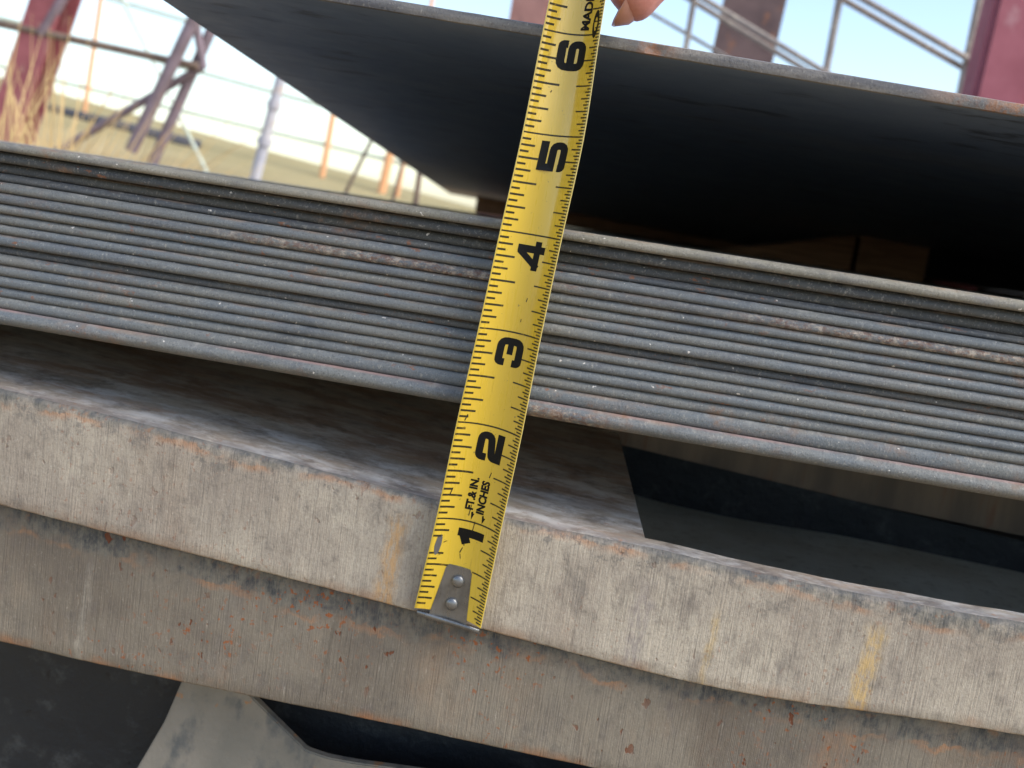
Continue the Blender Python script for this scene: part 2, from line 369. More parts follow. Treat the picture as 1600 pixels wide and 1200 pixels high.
m.b.inputs['Subsurface Weight'].default_value = .15; m.b.inputs['Subsurface Radius'].default_value = (.004, .0016, .001); m.bump(m.noise(1, 4, .6, m.vec(40, 40, 40)), .25, .01)
M_skin = m.m
m = NT('fingernail', rough=.3, spec=.5); m.col(lin(182, 132, 118)); M_nail = m.m
m = NT('dark_sleeve', rough=.9); m.col(m.mix(m.noise(20, 3), lin(40, 48, 66), lin(54, 62, 82))); M_sleeve = m.m

def yard_material(name, a, b, c3=None, rough=.75, sc=10, metal=0.0):  # yard tones are paled, putting the lens's veiling glare into the colour
    m = NT(name, rough=rough, spec=.3, metal=metal)
    c = m.mix(m.step(m.noise(sc, 5, .65, m.vec(unit=1)), .35, .68), a, b)
    if c3: c = m.mix(m.ma('MULTIPLY', m.step(m.noise(sc*2.3, 5, .65, m.vec(1, 1, .5, unit=1)), .56, .68), .8), c, c3)
    m.col(c); return m.m
M_redpost = yard_material('glare_paled_red_paint', lin(156, 92, 96), lin(138, 78, 82), lin(168, 130, 120))
M_red = yard_material('red_oxide_paint', lin(158, 92, 100), lin(142, 78, 86), lin(172, 126, 128), sc=6)
M_pipe = yard_material('rusted_pipe', lin(132, 116, 124), lin(112, 98, 102), lin(140, 114, 104), sc=14)
M_rail = yard_material('brown_pipe', lin(122, 104, 92), lin(98, 84, 76), lin(136, 108, 84), sc=14)
M_pale = yard_material('pale_galvanised', lin(186, 184, 188), lin(170, 170, 180), lin(190, 170, 156), sc=12)
M_fence = yard_material('pale_green_rail', lin(196, 204, 190), lin(184, 192, 176), sc=8)
M_orange = yard_material('orange_paint', lin(228, 172, 128), lin(218, 158, 112), lin(232, 196, 158), sc=10)
M_joist = yard_material('glare_paled_joist_steel', lin(160, 148, 138), lin(140, 128, 120), lin(184, 170, 152), sc=24)
M_column = yard_material('rusty_column', lin(108, 88, 86), lin(86, 70, 70), lin(142, 96, 72), sc=8)
M_pinkcol = yard_material('pink_grey_column', lin(168, 126, 118), lin(148, 108, 102), lin(132, 100, 96), sc=8)
m = NT('dry_grass', rough=.9, spec=.1); inf = m.n('ShaderNodeObjectInfo')
m.col(m.mix(m.noise(9, 2, .5, m.vec(unit=1)), lin(206, 180, 132), lin(174, 146, 102))); M_grass = m.m
m = NT('dry_field', rough=.95, spec=.1)
d = m.noise(.35, 6, .65, m.vec(unit=1)); e = m.noise(3.5, 6, .7, m.vec(unit=1))
far = m.n('ShaderNodeSeparateXYZ'); m.put(far.inputs[0], m.obj)
c = m.mix(m.step(d, .35, .65), lin(176, 154, 120), lin(152, 130, 98))
c = m.mix(m.ma('MULTIPLY', m.step(e, .5, .7), .6), c, lin(198, 176, 142))
c = m.mix(m.step(far.outputs[1], 12, 26, 0, .6), c, lin(150, 144, 104))
m.col(c); m.bump(m.noise(20, 5, .7, m.vec(unit=1)), .8, 2)
M_field = m.m
m = NT('dark_scrub', rough=.95, spec=.1); m.col(m.mix(m.noise(6, 4, .6, m.vec(unit=1)), lin(60, 62, 76), lin(92, 90, 88))); M_scrub = m.m

# ------------------------------------------------------------------ the yard (metres)
def far_z(x): return max(-.3, min(3.6, .36-.118*(x+5.8)))
def ground_z(x, y):
    t = max(0, min(1, (y-3)/27))
    z = -.76+t*(far_z(x*30/max(30, y))+.76)
    return z+.05*fbm(x*.8, y*.8)*min(1, max(0, (y-1)/3)) - max(0, y-30)*.012
gx = sorted(set([-900, -400, -200, -120]+[-80+2*i for i in range(81)]+[120, 200, 400, 900]))
gy = sorted(set([-900, -300, -100, -40, -15, -6]+[-2+.5*i for i in range(30)]+[13+1.0*i for i in range(24)]+[40, 50, 70, 110, 200, 400, 900]))
vs = [(x, y, ground_z(x, y)) for y in gy for x in gx]
nx = len(gx)
fs = [[j*nx+i, j*nx+i+1, (j+1)*nx+i+1, (j+1)*nx+i] for j in range(len(gy)-1) for i in range(nx-1)]
g = link('ground', vs, fs, M_field, scale=1, origin=(0, 0, -.76)); g['kind'] = 'structure'

def along(p, q, t): return tuple(p[k]+(q[k]-p[k])*t for k in range(3))
def to_ground(p, q):
    """run the line from p through q on down to the ground"""
    t = 1.0
    for _ in range(400):
        r = along(p, q, t)
        if r[2] <= ground_z(r[0], r[1])-.05: break
        t += .02
    return r
def pipe(name, pts, r, mat, parent=None, n=14):
    v, f = tube_data(pts, r, n); o = link(name, v, f, mat, parent, scale=1); autosmooth(o, 50); return o
def h_beam(name, p, q, w, d, mat, parent=None, t=.012, yaw=0.0):
    """rolled H section from p to q, flanges facing the camera side"""
    p, q = Vector(p), Vector(q); ax = (q-p).normalized()
    side = Vector((math.cos(yaw), math.sin(yaw), 0)); side = (side-ax*side.dot(ax)).normalized(); dep = ax.cross(side)
    h, e = w/2, d/2
    prof = [(-h, -e), (h, -e), (h, -e+t), (t/2, -e+t), (t/2, e-t), (h, e-t), (h, e), (-h, e), (-h, e-t), (-t/2, e-t), (-t/2, -e+t), (-h, -e+t)]
    v = [o_+side*a+dep*b for o_ in (p, q) for a, b in prof]; n = 12
    f = [[k, (k+1) % n, n+(k+1) % n, n+k] for k in range(n)]+[list(range(n))[::-1], list(range(n, 2*n))]
    o = link(name, v, f, mat, parent, smooth=False, scale=1); fix_normals(o); return o
def thing_m(name, loc, label, cat, group=None): return empty(name, loc, label, cat, group, scale=1)

# red post at the left with its pipe rail, and the pair of slanting pipe legs
a, b = (-2.30, 4.06, 1.55), (-2.658, 4.06, .192); foot = to_ground(a, b)
o = h_beam('steel_post', a, foot, .135, .135, M_redpost); tag(o, 'glare-paled red steel post standing in the dry grass at the left edge', 'post')
t = thing_m('pipe_trestle', to_ground((-1.833, 4.1, .723), (-2.048, 4.1, .096)), 'dull purple-brown pipe trestle with slanting legs and a cross rail, behind the sheets', 'trestle')
pipe('rail', [(-3.4, 4.0, .624), (-1.862, 4.0, .516)], .0155, M_rail, t)
pipe('leg', [(-1.60, 3.955, 1.42), (-2.088, 3.955, .148)], .025, M_pipe, t)
pipe('leg', [(-1.61, 4.045, 1.35), to_ground((-1.833, 4.045, .723), (-2.046, 4.045, .096))], .0215, M_pipe, t)
pipe('strut', [(-1.90, 4.0, .71), (-1.85, 4.02, .515)], .016, M_pipe, t)
pipe('brace', [(-1.854, 4.02, .52), to_ground((-1.854, 4.02, .52), (-2.416, 4.02, .119))], .0165, M_pipe, t)
pipe('side_leg', [(-2.2, 4.0, 1.21), (-2.535, 4.0, .555)], .02, M_pipe, t)

# pale pole with collars
a, b = (-1.80, 5, 1.16), (-1.96, 5, .095); foot = to_ground(a, b)
t = thing_m('pipe_post', foot, 'pale grey galvanised pole with two collars, beyond the sheets', 'pole')
pipe('pole', [a, foot], [.024, .031], M_pale, t)
for k, rr in ((.62, .034), (.79, .037)):
    p = along(a, b, k); q = along(a, b, k+.035); pipe('collar', [p, q], rr, M_pale, t)

# the pale rail fence along the ridge, orange posts
CP = Vector((.0373, -.2703, .1045))
def out(p, k=2.8): return tuple(CP+(Vector(p)-CP)*k)
fx = out((-3.4, 9, 0)); t = thing_m('rail_fence', (fx[0], fx[1], ground_z(fx[0], fx[1])), 'pale pipe rail fence crossing the field', 'fence')
for z0, z1 in ((1.62, .90), (1.20, .56), (.79, .30)):
    pipe('rail', [out(p) for p in ((-7.6, 9.03, z0+.2), (-5.6, 9.03, z0-.06), (-1.2, 9.03, z1+.05), (1.0, 9.03, z1-.28))], .05, M_fence, t)
for a, b, rr in (((-2.79, 9, 1.62), (-2.873, 9, .284), .025), ((-2.2, 9, 1.6), (-2.333, 9, .212), .037), ((-2.10, 9, 2.2), (-2.141, 9, 1.3), .017), ((-5.0, 9, 1.9), (-5.1, 9, .3), .02)):
    a, b = out(a), out(b); pipe('post', [a, to_ground(a, b)], rr*2.8, M_orange, t)
for (a, b, rr, lab) in (((-1.80, 7, .87), (-2.078, 7, .096), .0125, 'thin grey stake leaning right in the field, left of the other stakes'), ((-1.62, 7, .96), (-1.741, 7, .123), .0115, 'thin grey stake between the leaning stake and the brown one'),
                       ((-1.575, 7, 1.1), (-1.584, 7, .081), .02, 'stout brown stake near the tip of the overhanging plate')):
    o = pipe('fence_stake', [a, to_ground(a, b)], rr, M_rail); tag(o, lab, 'stake', 'stakes in the field')
a, b = (-4.1, 7, 1.65), (-3.561, 7, .853); o = pipe('guy_pole', [a, to_ground(a, b)], .012, M_fence); tag(o, 'thin pale pole slanting down to the right behind the pipe frame', 'pole')
# heap of old pipe lying in the grass far off
v, f = tube_data([(-16.6, 25.4, 1.14), (-14, 25, .97), (-11, 25, .70)], .16, 10); o = link('rusted_pipe', v, f, M_scrub, scale=1); tag(o, 'long dark pipe lying in the dry grass far off at the left', 'pipe')

# columns and bar joist seen above the overhanging plate
o = h_beam('steel_column', (-.83, 6, 2.3), to_ground((-.83, 6, 2.3), (-.86, 6, 1.18)), .19, .19, M_pinkcol); tag(o, 'pinkish grey steel column just left of the tape top', 'column')
o = h_beam('steel_column', (.30, 4.1, 1.9), to_ground((.30, 4.1, 1.9), (.247, 4.1, .817)), .225, .2, M_column); tag(o, 'brown rusty steel column behind the crossing rods', 'column')
a, b = (.80, 2.6, 1.3), (.752, 2.6, .395); v, f = box_data(-.066, .066, -.066, .066, 0, 1, .015)
gz = ground_z(.72, 2.6)-.05; hh = 1.5-gz
v = [(.825-.062*(1-p.z)*1.2+p.x, 2.6+p.y, gz+p.z*hh) for p in v]
o = link('steel_column', v, f, M_red, scale=1); autosmooth(o, 40); tag(o, 'red painted steel column at the right edge', 'column')
t = thing_m('bar_joist', (.4, 3.0, ground_z(.4, 3)), 'glare-paled steel bar joist of paired slanting rods and upright rods', 'joist')
for x, rr in ((.033, .0085), (.435, .0105), (.81, .0115)):
    pipe('upright', [(x+.002, 3.0, 1.6), (x, 3.0, -.76 if x < .1 else .2)], rr, M_joist, t, 10)
for x0, z0, x1, z1, y, rr in ((-.34, .955, .60, .552, 3.021, .0082), (-.34, .965, .62, .56, 2.979, .0082), (.0, 1.028, 1.2, .552, 3.021, .0092), (.05, 1.025, 1.25, .549, 2.979, .0092)):
    pipe('rod', [(x0, y, z0), (x1, y, z1)], rr, M_joist, t, 10)
pipe('tie_rod', [(-.55, 3.05, .94), (.30, 3.05, .60)], .0055, M_joist, t, 8)

# dry grass: tall tufts close behind the stack and short growth over the field
def blades(name, spec, mat):
    vs, fs = [], []
    for (x, y, z, h, lean, az, wd) in spec:
        dx, dy = math.cos(az), math.sin(az); i = len(vs)
        for k, (t_, ww) in enumerate(((0, 1), (.45, .8), (.8, .5), (1, .1))):
            bx = x+dx*lean*h*t_*t_; by = y+dy*lean*h*t_*t_; bz = z+h*t_*(1-.25*lean*t_)
            vs += [(bx-wd*ww*.7, by-wd*ww*.5, bz), (bx+wd*ww*.7, by+wd*ww*.5, bz)]
        fs += [[i, i+1, i+3, i+2], [i+2, i+3, i+5, i+4], [i+4, i+5, i+7, i+6]]
    return link(name, vs, fs, mat, scale=1, smooth=False, origin=(0, 0, -.76))
sp = []
for _ in range(1500):
    y = random.uniform(1.7, 13)**1.0; x = y*random.uniform(-.78, -.1)+random.gauss(0, .1); sp.append((x, y, ground_z(x, y)-.02, random.uniform(.15, .42), random.uniform(.1, .8), random.uniform(0, 6.28), .004))
for cx, cy, n, h0, h1, s in ((-1.52, 2.25, 150, .85, 1.25, .09), (-1.36, 2.2, 60, .7, 1.05, .04), (-1.30, 2.3, 90, .6, .92, .1), (-1.12, 2.2, 60, .55, .86, .1), (-.95, 2.3, 60, .5, .8, .14)):
    for _ in range(n):
        x = random.gauss(cx, s); y = random.gauss(cy, .12); sp.append((x, y, ground_z(x, y)-.02, random.uniform(h0, h1), random.uniform(0, .55), random.choice((0, 3.1, .6, 2.6, 5))+random.gauss(0, .5), random.uniform(.003, .0065)))
o = blades('dry_grass', sp, M_grass); tag(o, 'dry straw-coloured grass growing in the field behind the steel', 'grass', kind='stuff')

# ------------------------------------------------------------------ the steel pile (inches)
XL, XR = -11.0, 40.0
def xs_list(step=.05):
    out = []; x = XL
    while x < XR+1e-6:
        out.append(x); x += step if -5.9 < x < 6.4 else (.3 if x < 9 else 3.1)
    return out

# bearers under everything
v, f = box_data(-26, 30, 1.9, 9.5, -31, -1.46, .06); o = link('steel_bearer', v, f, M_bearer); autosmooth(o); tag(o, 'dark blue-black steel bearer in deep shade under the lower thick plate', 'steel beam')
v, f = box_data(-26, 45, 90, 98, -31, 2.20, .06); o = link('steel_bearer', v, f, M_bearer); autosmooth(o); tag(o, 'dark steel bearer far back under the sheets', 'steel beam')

# torch cut offcut standing below
poly = [(-4.75, -5.5), (-3.63, -3.09), (-3.3, -2.3), (-3.1, -1.62), (-2.95, -1.5), (-2.62, -1.5), (-2.42, -1.68), (-1.70, -2.2), (-1.56, -2.30), (-1.3, -2.335), (-.98, -2.33), (.1, -2.25), (2.4, -2.02), (2.6, -2.6), (2.6, -5.5)]
v, f = prism_data(poly, .97, 1.09, .015)
o = link('steel_offcut', v, f, M_gusset, attrs={'rx': [max(0, min(1, (p.x+1.2)/1.2))*max(0, min(1, (-2.2-p.z)/.25)) for p in v]}); autosmooth(o); tag(o, 'grey torch-cut steel offcut with a sloping shoulder, below the lower thick plate', 'steel offcut')
v, f = box_data(-8, 8, .7, 1.85, -31, -5.52, .05); o = link('timber_block', v, f, M_timber); autosmooth(o); tag(o, 'timber block standing under the grey offcut', 'timber')

def thick_plate(name, top, bot, y0, depth, mats, step=.05, rag=.013, seed=0):
    """front bar of a plate: cut face with a worn top corner; top(x), bot(x) give its edges"""
    xs = xs_list(step); vs = []; fs = []; mi = []; dt = []; db = []; dy = []; pxs = []
    rows = 12
    for x in xs:
        zt, zb = top(x), bot(x); n1 = fbm(x*3.1, 1.3, seed); n2 = fbm(x*9, 4, seed); n3 = fbm(x*1.1, 9, seed)
        zt2 = zt; crn = .05+.03*n1
        prof = [(depth, zt2), (depth*.55, zt2), (.16+.02*n2, zt2-.002), (.055+.015*n2, zt2-.009+rag*.2*n2)]
        prof += [(.014+rag*.4*n1, zt2-.03+rag*.5*n2)]
        for r in range(rows):
            t_ = r/(rows-1); z = (zt2-.062)*(1-t_)+(zb+.02)*t_
            prof.append((rag*.55*fbm(x*5, z*5, seed+3)+.006*N(x*14, z*3, seed), z+(rag*.4*n1 if r == 0 else 0)))
        prof += [(.012, zb+.003*n2), (.06, zb), (depth, zb)]
        for (yy, zz) in prof:
            vs.append((x, y0+yy, zz)); dt.append(zt-zz); db.append(zz-zb); dy.append(yy); pxs.append(x)
    n = len(prof)
    for i in range(len(xs)-1):
        for k in range(n):
            k2 = (k+1) % n
            fs.append([i*n+k, (i+1)*n+k, (i+1)*n+k2, i*n+k2]); mi.append(1 if k in (0, 1, 2) else 0)
    fs.append(list(range(n))); mi.append(0); fs.append([len(vs)-n+k for k in range(n)][::-1]); mi.append(0)
    return vs, fs, mi, dict(dt=dt, db=db, dy=dy, px=pxs)

A_top = [(-12, 1.98), (-5.092, 1.556), (-4.03, 1.49), (-2.986, 1.408), (-1.757, 1.308), (-.555, 1.222), (.515, 1.135), (1.336, 1.115), (1.911, 1.11), (2.787, 1.055), (3.732, 1.025), (4.655, 1.018), (5.558, 1.028), (13, 1.06)]
A_bot = [(-12, .72), (-4.988, .294), (-3.276, .182), (-1.607, .08), (-.346, -.005), (.693, -.086), (1.699, -.154), (2.689, -.218), (3.494, -.22), (4.321, -.14), (4.874, -.10), (5.79, -.089), (13, -.05)]
fA = lambda x: smooth_table(A_top, x)+.012*fbm(x*1.7, 3, 2)
fAb = lambda x: smooth_table(A_bot, x, .9)+.004*fbm(x*5, 8, 2)
vs, fs, mi, at = thick_plate('thick_plate', fA, fAb, 0, .34, None, seed=1)
# the solid left part of the plate behind the front bar; its right side is the edge of a cut-out
xs = [x for x in xs_list(.1) if x < 1.3]; base = len(vs); nb = 9
ys = [.34, .7, 1.2, 2.0, 3.0, 4.0, 5.0, 6.0]
cutx = lambda y: 1.885-.0822*(y-.1)
cols = xs+[None]
for x in cols:
    for y in ys:
        xx = cutx(y) if x is None else x; vs.append((xx, y, fA(xx)))
        at['dt'].append(0); at['db'].append(1); at['dy'].append(y); at['px'].append(xx)
    for y in (6.0, .34):
        xx = cutx(y) if x is None else x; vs.append((xx, y, fAb(xx)+.002))
        at['dt'].append(1.2); at['db'].append(0); at['dy'].append(y); at['px'].append(xx)
n = len(ys)+2
for i in range(len(cols)-1):
    for k in range(n-1):
        fs.append([base+i*n+k, base+i*n+k+1, base+(i+1)*n+k+1, base+(i+1)*n+k][::-1]); mi.append(1 if k < len(ys)-1 else 0)
e = base+(len(cols)-1)*n; fs.append([e+k for k in range(n)]); mi.append(0); fs.append([base+k for k in range(n)][::-1]); mi.append(0)
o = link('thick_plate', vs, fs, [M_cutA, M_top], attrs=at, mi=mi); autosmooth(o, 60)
tag(o, 'pale torch-cut thick steel plate under the tape hook, with a cut-out at the right', 'steel plate')

B_bot = [(-12, -1.34), (-4.937, -1.326), (-3.829, -1.362), (-2.789, -1.369), (-1.897, -1.375), (-.648, -1.362), (.871, -1.39), (1.555, -1.395), (13, -1.43)]
fB = lambda x: min(fAb(x), fAb(x+.2), fAb(x-.2))-.012
fBb = lambda x: smooth_table(B_bot, x)+.008*fbm(x*2, 5, 9)
vs, fs, mi, at = thick_plate('thick_plate', fB, fBb, .17, 13.0, None, seed=5, rag=.016)
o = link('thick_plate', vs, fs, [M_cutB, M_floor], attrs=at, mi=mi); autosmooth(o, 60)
tag(o, 'brown rust-speckled thick steel plate lying beneath the pale thick plate', 'steel plate')

# rusty bar that carries the sheets behind the cut-out
v, f = prism_data([(-11, .72), (1.58, .76), (5.4, .50), (13, .22), (13, 2.2), (-11, 2.25)], 6.9, 9.6, .05); o = link('rusty_bar', v, f, M_bar); autosmooth(o); tag(o, 'dark brown rusty bar in the shade behind the cut-out, under the sheets', 'steel bar')
v, f = prism_data([(-11, -.24), (13, -.30), (13, .20), (5.4, .48), (1.58, .74), (-11, .70)], 7.1, 8.9, .03)  # black bar added to stand in for the dark recess behind the floor
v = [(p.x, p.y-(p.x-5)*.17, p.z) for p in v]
o = link('dark_recess_bar', v, f, M_bearer); autosmooth(o); tag(o, 'black bar standing in for the shaded recess deep in the gap, under the rusty bar', 'steel bar')

# the bundle of seventeen sheets; each line is z = a*x + b of a sheet's upper corner
LINES = [(-.005, 4.0968), (-.0065, 3.9945), (-.0061, 3.8789), (-.007, 3.7675), (-.0054, 3.687), (-.0046, 3.5843), (-.0033, 3.4802), (-.0029, 3.3781), (-.0018, 3.274), (-.002, 3.1724), (-.0014, 3.0568), (-.0011, 2.9668), (.0003, 2.8635), (.0007, 2.7527), (.0016, 2.643), (.0011, 2.5321), (-.0034, 2.3917), (-.0035, 2.2308)]
YOFF = [-.07, .015, .12, .075, .0, -.01, .0, .012, .0, -.012, .065, .015, .005, .0, .012, -.015, -.10]
MAT = [M_sheet_pale, M_sheet_shaded, M_sheet_shaded, M_sheet_mid, M_sheet, M_sheet_rusty, M_sheet, M_sheet, M_sheet, M_sheet, M_sheet_mid, M_sheet, M_sheet, M_sheet, M_sheet, M_sheet, M_sheet_bottom]
LAB = ['topmost steel sheet of the bundle, with a pale dusty edge', 'shade-darkened steel sheet directly under the pale topmost sheet', 'dark set-back steel sheet, third from the top of the bundle', 'dull brownish set-back sheet between the dark sheets and the blue-grey ones',
       'uppermost of the bright blue-grey sheets, just above the rust-crusted one', 'steel sheet with a flaky crust of rust and pale scale along its edge', 'blue-grey sheet directly under the rust-crusted sheet', 'second blue-grey sheet below the rust-crusted sheet', 'third blue-grey sheet below the rust-crusted sheet', 'blue-grey sheet that overhangs the shadowed seam at mid bundle',
       'set-back sheet in the shadowed seam at the middle of the bundle', 'blue-grey sheet directly below the shadowed middle seam', 'second sheet below the shadowed middle seam', 'third sheet below the shadowed middle seam', 'fourth sheet below the shadowed middle seam', 'blue-grey sheet resting on the protruding bottom sheet', 'protruding bottom sheet of the bundle, thicker, with a pinkish upper rim']
RUST6 = [(-12, 0), (-3.2, 0), (-2.5, .7), (-1.5, 1), (0, .9), (.9, .15), (2.2, .1), (2.8, .8), (4, 1), (6, 1), (13, .8)]
RUST17 = [(-12, 0), (.2, .0), (.55, 1), (1.0, 1), (1.35, .35), (1.8, .0), (13, 0)]
for k in range(17):
    (a1, b1), (a2, b2) = LINES[k], LINES[k+1]; vs, fs, pv, rx = [], [], [], []
    xs = xs_list(.06); arc = 10; dep = 106.0
    fat = k == 16
    for x in xs:
        wob = .004*fbm(x*.8, k*3.1)
        zt = a1*x+b1+.0035*fbm(x*.9, k*5.3)-.002; zb = a2*x+b2+.0035*fbm(x*.9, (k+1)*5.3)+.0025
        if k == 0: zt += .004*fbm(x*4, 2)
        h = zt-zb; y0 = YOFF[k]+.013*fbm(x*.45, k*2.7, 5)+.003*N(x*5, k)
        burr = .004*max(0, N(x*11, k*1.7, 3))
        pr = [(dep, zt, 1), (.25, zt, 1)]
        for i in range(arc+1):
            t_ = i/arc
            # rolled upper corner, fuller below, drawn in at the lower corner
            yy = .050*(1-min(1, t_/.5))**2.0+.022*max(0, (t_-.66)/.34)**1.8
            if fat: yy = .07*(1-min(1, t_/.45))**2+.06*max(0, (t_-.55)/.45)**1.8
            zz = zt-h*t_ + (burr if i == 0 else 0)
            yy += .003*fbm(x*9, zz*9, k) + (.02*lerp_table(RUST6, x)*max(0, N(x*8, zz*20, 2))*(1 if k == 5 else 0))
            pr.append((y0+yy, zz, 1-t_))
        pr.append((dep, zb, 0))
        for (yy, zz, p) in pr:
            vs.append((x, yy, zz)); pv.append(p); rx.append(lerp_table(RUST6, x) if k == 5 else (lerp_table(RUST17, x)*(1 if p < .75 else 0) if k == 16 else 0))
    n = len(pr)
    for i in range(len(xs)-1):
        for q in range(n): fs.append([i*n+q, (i+1)*n+q, (i+1)*n+(q+1) % n, i*n+(q+1) % n])
    fs += [list(range(n)), [len(vs)-n+q for q in range(n)][::-1]]
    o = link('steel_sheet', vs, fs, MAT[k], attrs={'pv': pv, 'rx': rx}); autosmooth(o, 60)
    tag(o, LAB[k], 'steel sheet', 'steel sheets stacked in the bundle')

# overhanging plate above: corner at the left, left side running back and away
zc = lambda x: 5.93-.033*x
TH = .12
vs, fs, mi, rx = [], [], [], []
xs = [-4.32+.06*i for i in range(int((40+4.32)/.06)) if -4.32+.06*i < 6.5]+[8, 12, 20, 34, 50]
for x in xs:
    n1 = .004*fbm(x*3, 2); d0 = .012*fbm(x*.7, 6)+.004*N(x*7, 2)
    nick = .05*math.exp(-((x-1.17)/.07)**2)
    for (yy, zz) in [(122, .5), (.3, .5), (.13+d0, .49), (.10+d0+nick*.5, .40), (.092+d0+nick, .1), (.095+d0+nick, -.2), (.105+d0, -.42), (.13+d0, -.5), (.6, -.5), (3, -.5), (12, -.5), (122, -.5)]:
        sh = -.1615*(yy-.1); vs.append((x+sh, yy, zc(x)+TH*zz+n1*(1 if yy < .5 else 0)))
        rx.append(.7*max(0, min(1, (x-3.6)/.9))+.7*math.exp(-((x-1.17)/.16)**2))
n = 12
for i in range(len(xs)-1):
    for q in range(n):
        fs.append([i*n+q, (i+1)*n+q, (i+1)*n+(q+1) % n, i*n+(q+1) % n]); mi.append(1 if 1 <= q <= 6 else 0)
fs += [list(range(n)), [len(vs)-n+q for q in range(n)][::-1]]; mi += [0, 0]
o = link('overhanging_plate', vs, fs, [M_scale, M_edge], attrs={'rx': rx}, mi=mi); autosmooth(o, 40)
tag(o, 'dark steel plate overhanging the bundle, its shadowed underside facing the viewer', 'steel plate')

# timbers that carry it, in the dark between the plate and the sheets; the far one is unseen, added to block light
v, f = box_data(9.0, 11.45, 31.3, 37, 4.06, 5.49, .06); o = link('timber_block', v, f, M_timber); autosmooth(o); tag(o, 'brown timber block in the dark gap under the overhanging plate', 'timber')
v, f = prism_data([(3.9, 4.09), (8.8, 4.07), (8.8, 5.40), (7.0, 4.9)], 31.5, 36.5, .05); o = link('timber_wedge', v, f, M_timber); autosmooth(o); tag(o, 'brown timber wedge left of the timber block in the dark gap', 'timber')
v, f = box_data(-17.0, 70, 100, 105.5, 4.2, 4.9, .1)
v = [(p.x, p.y, p.z if p.z < 4.6 else zc(p.x+.1615*p.y)-TH*.5-.01) for p in v]
o = link('light_block_timber', v, f, M_timber); autosmooth(o); tag(o, 'long unseen timber added to block light at the far end of the gap under the overhanging plate', 'timber')

# ------------------------------------------------------------------ the tape (inches)
TL = [(-.3303, -.14, .0821), (-.2202, -.24, 1.0824), (-.1423, -.30, 2.0971), (-.059, -.32, 3.0454), (.0136, -.32, 3.9994), (.0893, -.32, 4.9332), (.1413, -.33, 5.8707)]
TR = [(.3739, -.14, .0002), (.4349, -.24, 1.0308), (.5027, -.30, 2.0479), (.5454, -.32, 3.024), (.6003, -.32, 3.9896), (.6609, -.32, 4.9583), (.6616, -.33, 5.8957)]
def ext(tab):
    t = [Vector(p) for p in tab]
    d = (t[-1]-t[-2]); out = [t[0]*2-t[1]]+t
    for k in range(1, 5): out.append(t[-1]+d*k+Vector((.01, -.01, 0))*k)
    return out
EYE = Vector((1.46711525, -10.64261928, 4.11455958))
for k_, q_ in ((4, .001), (5, .004), (6, .006)): TR[k_] = tuple(Vector(TR[k_])+(EYE-Vector(TR[k_]))*q_)      # the far end twists, right edge forward
TL, TR = ext(TL), ext(TR)
def cr(tab, s):
    i = max(1, min(len(tab)-3, int(math.floor(s))+1)); t = s-(i-1)
    p0, p1, p2, p3 = tab[i-1], tab[i], tab[i+1], tab[i+2]
    return .5*((2*p1)+(p2-p0)*t+(2*p0-5*p1+4*p2-p3)*t*t+(3*p1-p0-3*p2+p3)*t**3)
def tape_pt(s, u, lift=0.0):
    """point of the blade: s inches from the hook end, u 0..1 across; lift off the face"""
    l, r = cr(TL, s), cr(TR, s); wv = r-l; w_ = wv.length
    sag = math.sqrt(max(0, .375*w_*(.75-w_))) if w_ < .75 else .02
    sag = max(.05, min(.2, sag))
    ax = (cr(TL, s+.05)+cr(TR, s+.05)-cr(TL, s-.05)-cr(TR, s-.05)).normalized()
    nrm = wv.normalized().cross(ax)                 # away from the face
    if nrm.y > 0: nrm = -nrm
    q = 2*u-1
    slope = 4*sag*q/w_                              # d(sag)/d(across)
    fn = (nrm-wv.normalized()*slope).normalized()
    return l+wv*u-nrm*sag*(1-q*q)+fn*lift
S1 = 9.8; NS, NU = 196, 16
tape = empty('tape_measure', tape_pt(0, .5), 'yellow steel tape measure blade held upright across the stack, marked 1 to 6 inches', 'tape measure')
vs, fs, mi = [], [], []
for side, lf in ((0, 0.0), (1, -.006)):
    for i in range(NS+1):
        for j in range(NU+1): vs.append(tape_pt(S1*i/NS, j/NU, lf))
W_ = NU+1; off = (NS+1)*W_
for i in range(NS):
    for j in range(NU):
        a = i*W_+j; fs.append([a, a+1, a+W_+1, a+W_]); mi.append(0); fs.append([off+a, off+a+W_, off+a+W_+1, off+a+1]); mi.append(1)
    a = i*W_; fs.append([a, a+W_, off+a+W_, off+a]); mi.append(1); a += NU; fs.append([a, off+a, off+a+W_, a+W_]); mi.append(1)
link('blade', vs, fs, [M_tape, M_tape_back], tape, mi=mi)

def patch(quads, lift, nseg=1):
    """flat print: list of (s0,s1,u0,u1) strips following the blade"""
    vs, fs = [], []
    for s0, s1, u0, u1 in quads:
        nn = max(1, int(abs(u1-u0)*14)); i = len(vs)
        for k in range(nn+1):
            u = u0+(u1-u0)*k/nn; vs += [tape_pt(s0, u, lift), tape_pt(s1, u, lift)]
        fs += [[i+2*k, i+2*k+2, i+2*k+3, i+2*k+1] for k in range(nn)]
    return vs, fs
random.seed(3)
ticks = []
for k in range(1, 150):                                   # left scale: sixteenths
    s = k/16
    if k % 16 == 0: continue
    ln = .375 if k % 8 == 0 else .285 if k % 4 == 0 else .215 if k % 2 == 0 else .135
    if k <= 9: ln = min(ln, .2) if k != 8 else .40
    if k == 8: ln = .34
    if k in (11, 12): continue
    ticks.append((s-.0105, s+.0105, .012, ln*random.uniform(.95, 1.04)))
